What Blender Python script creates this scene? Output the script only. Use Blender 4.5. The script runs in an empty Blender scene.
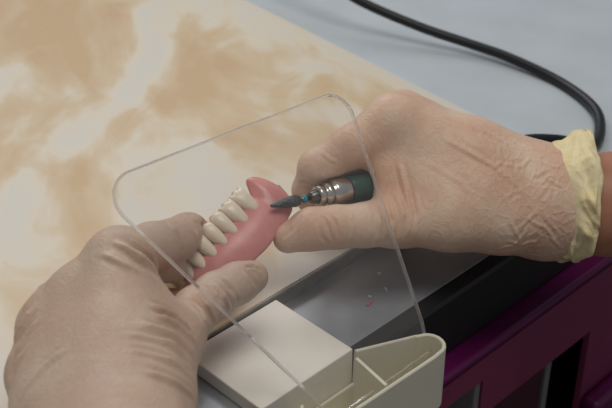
import bpy, bmesh, math, random
import numpy as np
from mathutils import Vector, Matrix, noise
random.seed(7)
SC = bpy.context.scene
COL = SC.collection

# ------------------------------------------------------------------ camera
cam_data = bpy.data.cameras.new('camera')
cam = bpy.data.objects.new('camera', cam_data)
COL.objects.link(cam)
cam.location = (0, 0, 0.37)
cam.rotation_euler = (math.radians(90 - 33.5), 0, 0)
cam_data.sensor_width = 36
cam_data.lens = 36 * 1200 / 612
cam_data.clip_start = 0.02
cam_data.dof.use_dof = True
cam_data.dof.focus_distance = 0.585
cam_data.dof.aperture_fstop = 15
SC.camera = cam

# ------------------------------------------------------------------ world and lights
world = bpy.data.worlds.new('room_light')
SC.world = world
world.use_nodes = True
bgn = world.node_tree.nodes['Background']
bgn.inputs[0].default_value = (0.95, 0.97, 1.0, 1)
bgn.inputs[1].default_value = 0.20

def area(name, loc, target, size, power, color):
    d = bpy.data.lights.new(name, 'AREA')
    d.shape = 'RECTANGLE'; d.size = size[0]; d.size_y = size[1]
    d.energy = power; d.color = color
    o = bpy.data.objects.new(name, d); COL.objects.link(o)
    o.location = loc
    o.rotation_euler = (Vector(target) - Vector(loc)).to_track_quat('-Z', 'Y').to_euler()
    return o
area('window_daylight', (-0.55, 1.9, 1.2), (0, 0.5, 0), (1.2, 0.9), 10, (0.97, 0.98, 1.0))
area('overhead_fill', (0.15, 0.25, 1.75), (0.05, 0.5, 0), (1.0, 0.7), 10.5, (1.0, 0.95, 0.88))  # unseen soft fill, added overhead to brighten the hands

SC.view_settings.view_transform = 'Standard'
SC.view_settings.look = 'None'
SC.view_settings.gamma = 1
SC.view_settings.exposure = 0.08
SC.view_settings.use_curve_mapping = False

# ------------------------------------------------------------------ helpers
def lin(r, g, b):
    f = lambda c: ((c/255 + 0.055)/1.055)**2.4 if c/255 > 0.04045 else c/255/12.92
    return (f(r), f(g), f(b), 1)

def new_mat(name):
    m = bpy.data.materials.new(name); m.use_nodes = True
    nt = m.node_tree
    return m, nt, nt.nodes['Principled BSDF']

def node(nt, kind, **kw):
    n = nt.nodes.new(kind)
    for k, v in kw.items():
        if k in n.inputs: n.inputs[k].default_value = v
        else: setattr(n, k, v)
    return n

def ramp(nt, stops):
    r = nt.nodes.new('ShaderNodeValToRGB')
    els = r.color_ramp.elements
    while len(els) < len(stops): els.new(0.5)
    for e, (p, c) in zip(els, stops): e.position = p; e.color = c
    return r

def simple(name, rgb, rough=0.5, metal=0.0, noise=0.06, scale=60, bump=0.0, spec=0.5, coat=0.0):
    m, nt, b = new_mat(name)
    tc = node(nt, 'ShaderNodeTexCoord')
    n = node(nt, 'ShaderNodeTexNoise', Scale=scale, Detail=4.0)
    nt.links.new(tc.outputs['Object'], n.inputs['Vector'])
    c = lin(*rgb)
    lo = tuple(v*(1-noise) for v in c[:3]) + (1,); hi = tuple(min(1, v*(1+noise)) for v in c[:3]) + (1,)
    r = ramp(nt, [(0.3, lo), (0.7, hi)])
    nt.links.new(n.outputs['Fac'], r.inputs['Fac'])
    nt.links.new(r.outputs['Color'], b.inputs['Base Color'])
    b.inputs['Roughness'].default_value = rough
    b.inputs['Metallic'].default_value = metal
    b.inputs['Specular IOR Level'].default_value = spec
    b.inputs['Coat Weight'].default_value = coat
    if bump:
        bp = node(nt, 'ShaderNodeBump', Strength=bump, Distance=0.001)
        nt.links.new(n.outputs['Fac'], bp.inputs['Height'])
        nt.links.new(bp.outputs['Normal'], b.inputs['Normal'])
    return m

def link_mesh(name, me, mat, parent=None, smooth=False, matrix=None):
    o = bpy.data.objects.new(name, me)
    COL.objects.link(o)
    if mat is not None:
        for mm in (mat if isinstance(mat, (list, tuple)) else [mat]): me.materials.append(mm)
    if smooth: me.polygons.foreach_set('use_smooth', [True]*len(me.polygons))
    if parent is not None: o.parent = parent
    if matrix is not None: o.matrix_basis = matrix
    return o

def from_bm(name, bm, mat, parent=None, smooth=False, matrix=None):
    bmesh.ops.recalc_face_normals(bm, faces=bm.faces[:])
    me = bpy.data.meshes.new(name); bm.to_mesh(me); bm.free()
    return link_mesh(name, me, mat, parent, smooth, matrix)

def from_data(name, verts, faces, mat, parent=None, smooth=True, matrix=None, fix=True):
    me = bpy.data.meshes.new(name)
    me.from_pydata([tuple(map(float, v)) for v in verts], [], [tuple(map(int, f)) for f in faces])
    if fix:
        bm = bmesh.new(); bm.from_mesh(me)
        bmesh.ops.recalc_face_normals(bm, faces=bm.faces[:])
        bm.to_mesh(me); bm.free()
    return link_mesh(name, me, mat, parent, smooth, matrix)

def empty(name, matrix=None, loc=None):
    o = bpy.data.objects.new(name, None); COL.objects.link(o)
    o.empty_display_size = 0.02
    if matrix is not None: o.matrix_basis = matrix
    if loc is not None: o.location = loc
    return o

def tag(o, label, cat, group=None):
    o['label'] = label; o['category'] = cat
    if group: o['group'] = group
    return o

def box(bm, x0, x1, y0, y1, z0, z1, bevel=0.0, seg=2):
    r = bmesh.ops.create_cube(bm, size=1)
    vs = r['verts']
    for v in vs:
        v.co = Vector((x0 + (v.co.x+.5)*(x1-x0), y0 + (v.co.y+.5)*(y1-y0), z0 + (v.co.z+.5)*(z1-z0)))
    if bevel:
        es = list({e for v in vs for e in v.link_edges})
        bmesh.ops.bevel(bm, geom=es, offset=bevel, segments=seg, affect='EDGES', profile=0.5)

def lathe(profile, n=40):
    """profile: list of (axial x, radius); revolved about the local X axis"""
    vs, fs = [], []
    m = len(profile)
    for (a, r) in profile:
        for k in range(n):
            t = 2*math.pi*k/n
            vs.append((a, r*math.cos(t), r*math.sin(t)))
    for i in range(m-1):
        for k in range(n):
            k2 = (k+1) % n
            fs.append((i*n+k, i*n+k2, (i+1)*n+k2, (i+1)*n+k))
    fs.append(tuple(range(n))[::-1]); fs.append(tuple((m-1)*n+k for k in range(n)))
    return vs, fs

def axis_matrix(p, d):
    """matrix whose local X runs along d, at p"""
    x = Vector(d).normalized()
    up = Vector((0, 0, 1))
    y = up.cross(x).normalized(); z = x.cross(y)
    m = Matrix((x, y, z)).transposed().to_4x4()
    m.translation = Vector(p)
    return m

def tube(pts, r, n=14, sub=8):
    P = [Vector(p) for p in pts]
    Q = []
    for i in range(len(P)-1):
        p0 = P[max(i-1, 0)]; p1 = P[i]; p2 = P[i+1]; p3 = P[min(i+2, len(P)-1)]
        for s in range(sub):
            t = s/sub
            Q.append(0.5*((2*p1) + (p2-p0)*t + (2*p0-5*p1+4*p2-p3)*t*t + (-p0+3*p1-3*p2+p3)*t**3))
    Q.append(P[-1])
    vs, fs = [], []
    nrm = Vector((0, 0, 1))
    for i, q in enumerate(Q):
        d = (Q[min(i+1, len(Q)-1)] - Q[max(i-1, 0)]).normalized()
        a = (nrm - d*nrm.dot(d)).normalized(); b = d.cross(a); nrm = a
        for k in range(n):
            t = 2*math.pi*k/n
            vs.append(q + (a*math.cos(t) + b*math.sin(t))*r)
    for i in range(len(Q)-1):
        for k in range(n):
            k2 = (k+1) % n
            fs.append((i*n+k, i*n+k2, (i+1)*n+k2, (i+1)*n+k))
    fs.append(tuple(range(n))[::-1]); fs.append(tuple((len(Q)-1)*n+k for k in range(n)))
    return vs, fs

# bench frame: u along the front edge, v into the bench, w up (w = 0 is the top of the marbled board)
BENCH = Matrix.Rotation(math.radians(44.5), 4, 'Z')
BENCH.translation = Vector((0.0222, 0.4349, 0.0))
def bench(u, v, w): return BENCH @ Vector((u, v, w))

# ------------------------------------------------------------------ materials
def mat_marble():
    m, nt, b = new_mat('marbled_laminate')
    tc = node(nt, 'ShaderNodeTexCoord')
    mp0 = node(nt, 'ShaderNodeMapping'); mp0.inputs['Rotation'].default_value = (0, 0, 0.60)
    mp = node(nt, 'ShaderNodeMapping'); mp.inputs['Scale'].default_value = (1.0, 0.50, 1.0); mp.inputs['Location'].default_value = (0.33, 0.12, 0)
    nt.links.new(tc.outputs['Object'], mp0.inputs['Vector']); nt.links.new(mp0.outputs['Vector'], mp.inputs['Vector'])
    n1 = node(nt, 'ShaderNodeTexNoise', Scale=9.5, Detail=4.0, Roughness=0.5, Distortion=1.1)
    n2 = node(nt, 'ShaderNodeTexNoise', Scale=26.0, Detail=4.0, Roughness=0.5, Distortion=0.8)
    nt.links.new(mp.outputs['Vector'], n1.inputs['Vector']); nt.links.new(mp.outputs['Vector'], n2.inputs['Vector'])
    mx = node(nt, 'ShaderNodeMix'); mx.data_type = 'FLOAT'; mx.inputs[0].default_value = 0.28
    nt.links.new(n1.outputs['Fac'], mx.inputs[2]); nt.links.new(n2.outputs['Fac'], mx.inputs[3])
    r = ramp(nt, [(0.41, lin(216, 210, 197)), (0.475, lin(222, 210, 188)), (0.525, lin(212, 188, 150)), (0.60, lin(202, 168, 122))])
    nt.links.new(mx.outputs[0], r.inputs['Fac'])
    nt.links.new(r.outputs['Color'], b.inputs['Base Color'])
    b.inputs['Roughness'].default_value = 0.42
    return m

def mat_glove(name, base, pale, pink, seed=0.0, bump=0.55, crumple=(9.0, 9.1, 0.0)):
    m, nt, b = new_mat(name)
    tc = node(nt, 'ShaderNodeTexCoord')
    mp = node(nt, 'ShaderNodeMapping'); mp.inputs['Location'].default_value = (seed, seed*.7, seed*.3)
    nt.links.new(tc.outputs['Object'], mp.inputs['Vector'])
    n1 = node(nt, 'ShaderNodeTexNoise', Scale=38.0, Detail=3.0, Roughness=0.5)
    n2 = node(nt, 'ShaderNodeTexNoise', Scale=170.0, Detail=4.0, Roughness=0.6, Distortion=1.2)
    for n in (n1, n2): nt.links.new(mp.outputs['Vector'], n.inputs['Vector'])
    r1 = ramp(nt, [(0.30, lin(*pink)), (0.52, lin(*base)), (0.75, lin(*pale))])
    nt.links.new(n1.outputs['Fac'], r1.inputs['Fac'])
    r2 = ramp(nt, [(0.55, (0, 0, 0, 1)), (0.72, (1, 1, 1, 1))])
    nt.links.new(n2.outputs['Fac'], r2.inputs['Fac'])
    mx = node(nt, 'ShaderNodeMix'); mx.data_type = 'RGBA'
    mul = node(nt, 'ShaderNodeMath', operation='MULTIPLY'); mul.inputs[1].default_value = 0.35
    nt.links.new(r2.outputs['Color'], mul.inputs[0]); nt.links.new(mul.outputs[0], mx.inputs[0])
    nt.links.new(r1.outputs['Color'], mx.inputs[6]); mx.inputs[7].default_value = lin(*pale)
    nt.links.new(mx.outputs[2], b.inputs['Base Color'])
    b.inputs['Roughness'].default_value = 0.46
    b.inputs['Specular IOR Level'].default_value = 0.35
    b.inputs['Subsurface Weight'].default_value = 0.12
    b.inputs['Subsurface Radius'].default_value = (1.0, 0.45, 0.3)
    b.inputs['Subsurface Scale'].default_value = 0.004
    # fine stretched wrinkles of thin latex
    mp2 = node(nt, 'ShaderNodeMapping'); mp2.inputs['Scale'].default_value = (1.0, 1.0, 0.45)
    mp2.inputs['Rotation'].default_value = (0.5, 0.6, 0.4)
    nt.links.new(tc.outputs['Object'], mp2.inputs['Vector'])
    n3 = node(nt, 'ShaderNodeTexNoise', Scale=120.0, Detail=3.0, Roughness=0.5, Distortion=2.0)
    nt.links.new(mp2.outputs['Vector'], n3.inputs['Vector'])
    r3 = ramp(nt, [(0.40, (0, 0, 0, 1)), (0.50, (1, 1, 1, 1)), (0.60, (0, 0, 0, 1))])
    nt.links.new(n3.outputs['Fac'], r3.inputs['Fac'])
    ad = node(nt, 'ShaderNodeMath', operation='ADD')
    nt.links.new(r3.outputs['Color'], ad.inputs[0]); nt.links.new(n2.outputs['Fac'], ad.inputs[1])
    m3 = node(nt, 'ShaderNodeMath', operation='MULTIPLY'); m3.inputs[1].default_value = 0.35
    nt.links.new(ad.outputs[0], m3.inputs[0])
    # crumpled zone of sharp straight creases (loose latex at the wrist)
    dn = node(nt, 'ShaderNodeTexNoise', Scale=60.0, Detail=2.0); nt.links.new(mp.outputs['Vector'], dn.inputs['Vector'])
    va = node(nt, 'ShaderNodeVectorMath', operation='SCALE'); va.inputs['Scale'].default_value = 0.012
    nt.links.new(dn.outputs['Color'], va.inputs[0])
    vb = node(nt, 'ShaderNodeVectorMath', operation='ADD'); nt.links.new(mp.outputs['Vector'], vb.inputs[0]); nt.links.new(va.outputs[0], vb.inputs[1])
    vo = node(nt, 'ShaderNodeTexVoronoi', Scale=150.0, feature='DISTANCE_TO_EDGE'); nt.links.new(vb.outputs[0], vo.inputs['Vector'])
    vo2 = node(nt, 'ShaderNodeTexVoronoi', Scale=85.0, feature='F1'); nt.links.new(vb.outputs[0], vo2.inputs['Vector'])
    rr = ramp(nt, [(0.0, (1, 1, 1, 1)), (0.16, (0, 0, 0, 1))]); nt.links.new(vo.outputs['Distance'], rr.inputs['Fac'])
    s2 = node(nt, 'ShaderNodeMath', operation='MULTIPLY'); s2.inputs[1].default_value = 1.3; nt.links.new(vo2.outputs['Distance'], s2.inputs[0])
    s3 = node(nt, 'ShaderNodeMath', operation='ADD'); nt.links.new(rr.outputs['Color'], s3.inputs[0]); nt.links.new(s2.outputs[0], s3.inputs[1])
    sx = node(nt, 'ShaderNodeSeparateXYZ'); nt.links.new(tc.outputs['Object'], sx.inputs[0])
    mk = node(nt, 'ShaderNodeMapRange'); mk.inputs[1].default_value = crumple[0]; mk.inputs[2].default_value = crumple[1]; mk.inputs[3].default_value = 0.0; mk.inputs[4].default_value = crumple[2]
    nt.links.new(sx.outputs['X'], mk.inputs[0])
    s4 = node(nt, 'ShaderNodeMath', operation='MULTIPLY'); nt.links.new(s3.outputs[0], s4.inputs[0]); nt.links.new(mk.outputs[0], s4.inputs[1])
    s5 = node(nt, 'ShaderNodeMath', operation='ADD'); nt.links.new(s4.outputs[0], s5.inputs[0]); nt.links.new(m3.outputs[0], s5.inputs[1])
    bp = node(nt, 'ShaderNodeBump', Strength=bump, Distance=0.0006)
    nt.links.new(s5.outputs[0], bp.inputs['Height'])
    nt.links.new(bp.outputs['Normal'], b.inputs['Normal'])
    return m

def mat_clear(name, haze, tint=(1, 1, 1, 1), gloss=1.0):
    """clear acrylic sheet: see-through with a mirror-like surface reflection and a trace of surface haze"""
    m, nt, b = new_mat(name)
    nt.nodes.remove(b)
    out = nt.nodes['Material Output']
    tr = node(nt, 'ShaderNodeBsdfTransparent', Color=tint)
    gl = node(nt, 'ShaderNodeBsdfGlossy', Roughness=0.03); gl.inputs['Color'].default_value = (1, 1, 1, 1)
    df = node(nt, 'ShaderNodeBsdfDiffuse'); df.inputs['Color'].default_value = (0.9, 0.86, 0.82, 1)
    n = node(nt, 'ShaderNodeTexNoise', Scale=35.0, Detail=3.0)
    mr = node(nt, 'ShaderNodeMapRange'); mr.inputs[3].default_value = haze*0.6; mr.inputs[4].default_value = haze*1.4
    nt.links.new(n.outputs['Fac'], mr.inputs[0])
    m1 = node(nt, 'ShaderNodeMixShader'); nt.links.new(mr.outputs[0], m1.inputs[0])
    nt.links.new(tr.outputs[0], m1.inputs[1]); nt.links.new(df.outputs[0], m1.inputs[2])
    lw = node(nt, 'ShaderNodeLayerWeight', Blend=0.5)
    pw = node(nt, 'ShaderNodeMath', operation='POWER'); pw.inputs[1].default_value = 4.0
    nt.links.new(lw.outputs['Facing'], pw.inputs[0])
    mu = node(nt, 'ShaderNodeMath', operation='MULTIPLY_ADD'); mu.inputs[1].default_value = 0.6*gloss; mu.inputs[2].default_value = 0.025*gloss
    nt.links.new(pw.outputs[0], mu.inputs[0])
    m2 = node(nt, 'ShaderNodeMixShader'); nt.links.new(mu.outputs[0], m2.inputs[0])
    nt.links.new(m1.outputs[0], m2.inputs[1]); nt.links.new(gl.outputs[0], m2.inputs[2])
    nt.links.new(m2.outputs[0], out.inputs['Surface'])
    return m

def mat_edge():
    """polished cut edge of acrylic: pale, light-gathering, half see-through"""
    m, nt, b = new_mat('acrylic_edge'); nt.nodes.remove(b)
    out = nt.nodes['Material Output']
    gs = node(nt, 'ShaderNodeBsdfGlass', IOR=1.49, Roughness=0.05); df = node(nt, 'ShaderNodeBsdfDiffuse'); tl = node(nt, 'ShaderNodeBsdfTranslucent')
    n = node(nt, 'ShaderNodeTexNoise', Scale=60.0); r = ramp(nt, [(0.3, lin(228, 222, 220)), (0.7, lin(244, 240, 238))])
    nt.links.new(n.outputs['Fac'], r.inputs['Fac'])
    for q in (df, tl): nt.links.new(r.outputs['Color'], q.inputs['Color'])
    def mix(a, b_, f):
        x = node(nt, 'ShaderNodeMixShader'); x.inputs[0].default_value = f
        nt.links.new(a.outputs[0], x.inputs[1]); nt.links.new(b_.outputs[0], x.inputs[2]); return x
    nt.links.new(mix(mix(df, tl, 0.6), gs, 0.55).outputs[0], out.inputs['Surface'])
    return m
M_marble = mat_marble()
M_grey = simple('grey_laminate', (192, 200, 206), rough=0.42, noise=0.05, scale=25)
M_strip = simple('steel_strip', (158, 162, 168), rough=0.32, metal=0.35, noise=0.08, scale=60)
M_boardedge = simple('dark_grey_edging', (122, 120, 116), rough=0.5, noise=0.25, scale=120)
M_black = simple('black_rubber', (22, 23, 24), rough=0.45, noise=0.15)
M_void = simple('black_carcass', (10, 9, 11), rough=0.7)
M_purple = simple('purple_shaded', (88, 6, 72), rough=0.38, noise=0.05)  # shade on the cabinet's top band is put into this darker purple
M_purple2 = simple('plum_panel', (124, 48, 82), rough=0.45, noise=0.06)
M_darkred = simple('dark_red_panel', (62, 12, 30), rough=0.5)
M_greystrip = simple('grey_strip', (120, 116, 116), rough=0.5)
M_white = simple('cream_plastic', (226, 221, 202), rough=0.42, noise=0.03, scale=40)
M_block = simple('white_block', (240, 235, 224), rough=0.5, noise=0.035, scale=45)
M_floor = simple('grey_floor', (70, 68, 70), rough=0.6, noise=0.15, scale=6)
M_cord = simple('black_cord', (16, 18, 22), rough=0.45)
M_steel = simple('brushed_steel', (205, 203, 198), rough=0.22, metal=1.0, noise=0.12, scale=300)
M_dsteel = simple('dark_steel', (110, 108, 104), rough=0.3, metal=1.0, noise=0.2, scale=300)
M_carbide = simple('carbide', (92, 96, 98), rough=0.38, metal=0.9, noise=0.35, scale=900, bump=0.6)
M_teal = simple('teal_band', (20, 150, 175), rough=0.4)
M_green = simple('dark_green_grip', (38, 72, 66), rough=0.35, noise=0.1)
M_shieldface = mat_clear('acrylic_face', 0.022)
M_shieldedge = mat_edge()
M_glove = mat_glove('latex_right', (222, 187, 162), (232, 208, 184), (214, 172, 148), 0.0, crumple=(0.072, 0.105, 0.6))
M_glove_dimmed = mat_glove('latex_left_dimmed', (202, 174, 154), (212, 190, 168), (196, 166, 146), 1.7)  # same latex as the right, dimmer light on this hand put into colour
M_cuff = mat_glove('latex_cuff', (244, 224, 174), (248, 234, 198), (238, 212, 158), 3.1, bump=0.5, crumple=(0.05, 0.06, 0.35))

def mat_skin():
    m, nt, b = new_mat('skin')
    tc = node(nt, 'ShaderNodeTexCoord')
    n = node(nt, 'ShaderNodeTexNoise', Scale=60.0, Detail=5.0); nt.links.new(tc.outputs['Object'], n.inputs['Vector'])
    r = ramp(nt, [(0.3, lin(168, 114, 90)), (0.7, lin(186, 132, 106))]); nt.links.new(n.outputs['Fac'], r.inputs['Fac'])
    nt.links.new(r.outputs['Color'], b.inputs['Base Color'])
    b.inputs['Roughness'].default_value = 0.5
    b.inputs['Subsurface Weight'].default_value = 0.15; b.inputs['Subsurface Radius'].default_value = (1, .35, .2)
    b.inputs['Subsurface Scale'].default_value = 0.004
    v = node(nt, 'ShaderNodeTexVoronoi', Scale=900.0); nt.links.new(tc.outputs['Object'], v.inputs['Vector'])
    bp = node(nt, 'ShaderNodeBump', Strength=0.15, Distance=0.0004)
    nt.links.new(v.outputs['Distance'], bp.inputs['Height']); nt.links.new(bp.outputs['Normal'], b.inputs['Normal'])
    return m
M_skin = mat_skin()

def mat_gum():
    m, nt, b = new_mat('pink_acrylic')
    tc = node(nt, 'ShaderNodeTexCoord')
    n = node(nt, 'ShaderNodeTexNoise', Scale=140.0, Detail=4.0); nt.links.new(tc.outputs['Object'], n.inputs['Vector'])
    r = ramp(nt, [(0.3, lin(214, 138, 136)), (0.7, lin(224, 154, 149))]); nt.links.new(n.outputs['Fac'], r.inputs['Fac'])
    nt.links.new(r.outputs['Color'], b.inputs['Base Color'])
    b.inputs['Roughness'].default_value = 0.32
    b.inputs['Subsurface Weight'].default_value = 0.2; b.inputs['Subsurface Radius'].default_value = (1, .3, .25)
    b.inputs['Subsurface Scale'].default_value = 0.004
    return m
M_gum = mat_gum()
M_tooth = simple('ivory_tooth', (238, 222, 198), rough=0.28, noise=0.04, scale=150)
M_chip = simple('pink_shaving', (200, 90, 92), rough=0.5)
M_chipw = simple('white_shaving', (225, 220, 212), rough=0.5)

# ------------------------------------------------------------------ structure
bm = bmesh.new(); box(bm, -2.2, 2.2, -1.6, 2.8, -0.80, -0.75)
fl = from_bm('floor', bm, M_floor); fl['kind'] = 'structure'

# workbench: grey top, black front edging, legs
wb = empty('workbench', BENCH)
tag(wb, 'grey laminate workbench top with a black front edge, under the marbled board', 'workbench')
bm = bmesh.new(); box(bm, -0.62, 0.95, 0.0600, 0.85, -0.05, -0.008)
box(bm, 0.2152, 0.95, 0.0085, 0.0600, -0.05, -0.008)
from_bm('tabletop', bm, M_grey, wb)
bm = bmesh.new(); box(bm, -0.62, 0.2150, 0.0085, 0.0598, -0.05, -0.008, 0.0004)
o = from_bm('front_strip', bm, M_strip, wb); o['label'] = 'darker steel strip along the front of the bench top'
# front edging: profile (v, w) extruded along u
prof = [(0.0085, -0.0083), (0.0076, -0.0088), (0.0030, -0.0118), (0.0018, -0.0138), (0.0018, -0.049), (0.0085, -0.049)]
vs, fs = [], []
us = [-0.62, 0.95]
for u in us: vs += [(u, v, w) for v, w in prof]
n = len(prof)
for k in range(n): fs.append((k, (k+1) % n, n+(k+1) % n, n+k))
fs += [tuple(range(n)), tuple(range(n, 2*n))]
from_data('edge_trim', vs, fs, M_black, wb, smooth=False)
for (u, v) in ((-0.57, 0.06), (-0.57, 0.79), (0.89, 0.79)):
    bm = bmesh.new(); box(bm, u-0.025, u+0.025, v-0.025, v+0.025, -0.75, -0.05, 0.002)
    from_bm('leg', bm, M_black, wb)

# purple cabinet below the front edge
VF = -0.010
cb = empty('cabinet', BENCH)
tag(cb, 'purple cabinet with dark slot openings under the black bench edge', 'cabinet')
def rail(name, u0, u1, w0, w1, vf=VF, vb=0.02, mat=M_purple2, bev=0.004):
    bm = bmesh.new(); box(bm, u0, u1, vf, vb, w0, w1, bev, 3)
    return from_bm(name, bm, mat, cb)
bm = bmesh.new(); box(bm, 0.045, 0.62, VF-0.0005, 0.40, -0.0565, -0.0500, 0.0025, 3)
from_bm('top_panel', bm, M_purple, cb)
bm = bmesh.new()
for (u0, u1, w0, w1) in ((0.05, 0.615, -0.0730, -0.0567), (0.0952, 0.615, -0.1010, -0.0730), (0.05, 0.064, -0.75, -0.0730), (0.0952, 0.108, -0.75, -0.1010),
                         (0.2035, 0.30, -0.75, -0.1010), (0.56, 0.615, -0.75, -0.1010)):
    box(bm, u0, u1, VF, VF+0.004, w0, w1)
from_bm('front_frame', bm, M_purple2, cb)
rail('slot_edge', 0.0900, 0.0948, -0.75, -0.0732, vf=VF+0.001, mat=M_greystrip, bev=0.001)
rail('drawer_front', 0.302, 0.558, -0.75, -0.1014, mat=M_purple)
rail('inner_panel', 0.1082, 0.163, -0.75, -0.1012, vf=VF+0.0045, mat=M_darkred, bev=0.001)
rail('inner_strip', 0.1665, 0.172, -0.75, -0.1012, vf=VF+0.0045, mat=M_greystrip, bev=0.001)
rail('ledge', 0.2037, 0.3, -0.20, -0.155, vf=VF-0.014, vb=VF-0.0005, mat=M_purple)
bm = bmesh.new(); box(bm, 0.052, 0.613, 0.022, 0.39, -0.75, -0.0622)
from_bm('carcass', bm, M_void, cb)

# marbled board lying on the bench
bd = empty('marbled_board', BENCH @ Matrix.Translation((0, 0, 0)))
tag(bd, 'large beige marbled board lying on the grey bench under both hands', 'board')
def slab(name, poly, z0, z1, mat, parent):
    n = len(poly)
    bm = bmesh.new()
    lo_ = [bm.verts.new((x, y, z0)) for x, y in poly]; hi_ = [bm.verts.new((x, y, z1)) for x, y in poly]
    bm.faces.new(lo_[::-1]); top = bm.faces.new(hi_)
    for k in range(n): bm.faces.new((lo_[k], lo_[(k+1) % n], hi_[(k+1) % n], hi_[k]))
    bmesh.ops.bevel(bm, geom=list(top.edges), offset=0.0005, segments=2, affect='EDGES')
    return from_bm(name, bm, mat, parent)
slab('board_top', [(-0.60, 0.0566), (0.2160, 0.0566), (0.2590, 0.72), (-0.60, 0.72)], -0.008, 0.0, M_marble, bd)
slab('front_edging', [(-0.60, 0.0548), (0.2160, 0.0548), (0.2160, 0.0565), (-0.60, 0.0565)], -0.008, -0.0001, M_boardedge, bd)

# bench pin block
bm = bmesh.new(); box(bm, -0.0590, 0.0, 0.0, 0.0530, -0.0078, 0.0002, 0.0006)
box(bm, -0.0588, -0.0002, 0.0001, 0.0016, -0.034, -0.0070)      # lip hooked over the bench edge
blk = from_bm('bench_block', bm, M_block, None, matrix=BENCH)
tag(blk, 'square white block lying at the front edge of the grey bench top', 'block')

# shield holder: hollow tray with rounded ends, in front of the bench edge
hd = empty('shield_holder', BENCH)
tag(hd, 'cream plastic tray clamped on the bench edge, carrying the clear shield', 'holder')
def plan_outline():
    pts = [(-0.043, -0.0042), (-0.0430, -0.0004), (-0.0003, -0.0003), (0.0005, -0.0004), (0.0300, -0.0138)]
    cx, cy, r = 0.0282, -0.0225, 0.0085
    for k in range(9):
        a = math.radians(78 - k*19); pts.append((cx + r*math.cos(a), cy + r*math.sin(a)))
    pts += [(0.0235, -0.0312), (-0.036, -0.0295)]
    cx, cy, r = -0.0405, -0.0185, 0.0095
    for k in range(8):
        a = math.radians(-75 - k*24); pts.append((cx + r*math.cos(a), cy + r*math.sin(a)))
    return pts[1:]
def offset_in(pts, d):
    n = len(pts); out = []
    ar = sum(pts[i][0]*pts[(i+1) % n][1] - pts[(i+1) % n][0]*pts[i][1] for i in range(n))
    s = 1 if ar > 0 else -1
    for i in range(n):
        a, b, c = Vector(pts[i-1]), Vector(pts[i]), Vector(pts[(i+1) % n])
        e1 = (b-a).normalized(); e2 = (c-b).normalized()
        nn = Vector((-(e1.y+e2.y), e1.x+e2.x)).normalized()*s
        out.append(tuple(b + nn*d))
    return out
po = plan_outline(); pi = offset_in(po, 0.0019); pe = offset_in(po, 0.0006)
n = len(po)
DEP = -0.036
vs = [(x, y, DEP) for x, y in po] + [(x, y, -0.0006) for x, y in po] + [(x, y, 0.0) for x, y in pe] \
   + [(x, y, 0.0) for x, y in offset_in(po, 0.0014)] + [(x, y, -0.0006) for x, y in pi] + [(x, y, DEP+0.0022) for x, y in pi]
vs = [(x, y, z - (0.0200 if (z > -0.01 and q % n in (0, 1)) else 0)) for q, (x, y, z) in enumerate(vs)]
fs = []
for L in range(5):
    for k in range(n):
        k2 = (k+1) % n; fs.append((L*n+k, L*n+k2, (L+1)*n+k2, (L+1)*n+k))
fs += [tuple(range(n))[::-1], tuple(5*n+k for k in range(n))]
from_data('tray', vs, fs, M_white, hd, smooth=False)
bm = bmesh.new(); box(bm, -0.0009, 0.0009, -0.0275, -0.0045, DEP+0.0023, -0.0012, 0.0003)
rb = from_bm('rib', bm, M_white, hd, matrix=Matrix.Translation((-0.0015, 0, 0)) @ Matrix.Rotation(math.radians(-10), 4, 'Z'))
# clear shield: trapezoid with rounded upper corners, leaning 36 degrees back over the work
TILT = math.radians(36)
up = Vector((0, math.sin(TILT), math.cos(TILT)))
nrm = Vector((0, -math.cos(TILT), math.sin(TILT)))
sh_m = Matrix((Vector((1, 0, 0)), up, nrm)).transposed().to_4x4()
sh_m.translation = Vector((0, -0.0130, 0.0))
SHIELD = BENCH @ sh_m
out = [(-0.0372, -0.012), (0.0340, -0.012), (0.0352, -0.004), (0.0372, 0.003)]
tr_c = (0.0375, 0.1090); R1 = 0.0130
tl_c = (-0.0750, 0.1165); R2 = 0.0120
for k in range(11):
    a = math.radians(-5 + k*9.4); out.append((tr_c[0]+R1*math.cos(a), tr_c[1]+R1*math.sin(a)))
for k in range(12):
    a = math.radians(86 + k*10.3); out.append((tl_c[0]+R2*math.cos(a), tl_c[1]+R2*math.sin(a)))
out += [(-0.0384, 0.001)]
n = len(out); T = 0.0012
inn = offset_in(out, 0.0010)                                    # small chamfer round both faces
vs = [(x, y, -T) for x, y in inn] + [(x, y, T) for x, y in inn] + [(x, y, -0.0003) for x, y in out] + [(x, y, 0.0003) for x, y in out]
fs = [tuple(range(n))[::-1], tuple(range(n, 2*n))]
for k in range(n):
    k2 = (k+1) % n
    fs += [(k, k2, 2*n+k2, 2*n+k), (2*n+k, 2*n+k2, 3*n+k2, 3*n+k), (3*n+k, 3*n+k2, n+k2, n+k)]
me = bpy.data.meshes.new('safety_shield')
me.from_pydata(vs, [], fs)
sh = link_mesh('safety_shield', me, [M_shieldface, M_shieldedge], None, False, SHIELD)
for p in me.polygons: p.material_index = 0 if p.index < 2 else 1
tag(sh, 'clear acrylic shield with rounded corners leaning over the hands', 'shield')

# ------------------------------------------------------------------ signed distance modelling
def capsule(G, a, b, r0, r1):
    a = np.array(a, np.float32); b = np.array(b, np.float32)
    ab = b - a; L2 = float(ab @ ab) + 1e-12
    t = ((G[0]-a[0])*ab[0] + (G[1]-a[1])*ab[1] + (G[2]-a[2])*ab[2])/L2
    np.clip(t, 0, 1, out=t)
    dx = G[0]-a[0]-t*ab[0]; dy = G[1]-a[1]-t*ab[1]; dz = G[2]-a[2]-t*ab[2]
    return np.sqrt(dx*dx+dy*dy+dz*dz) - (r0 + (r1-r0)*t)

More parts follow.
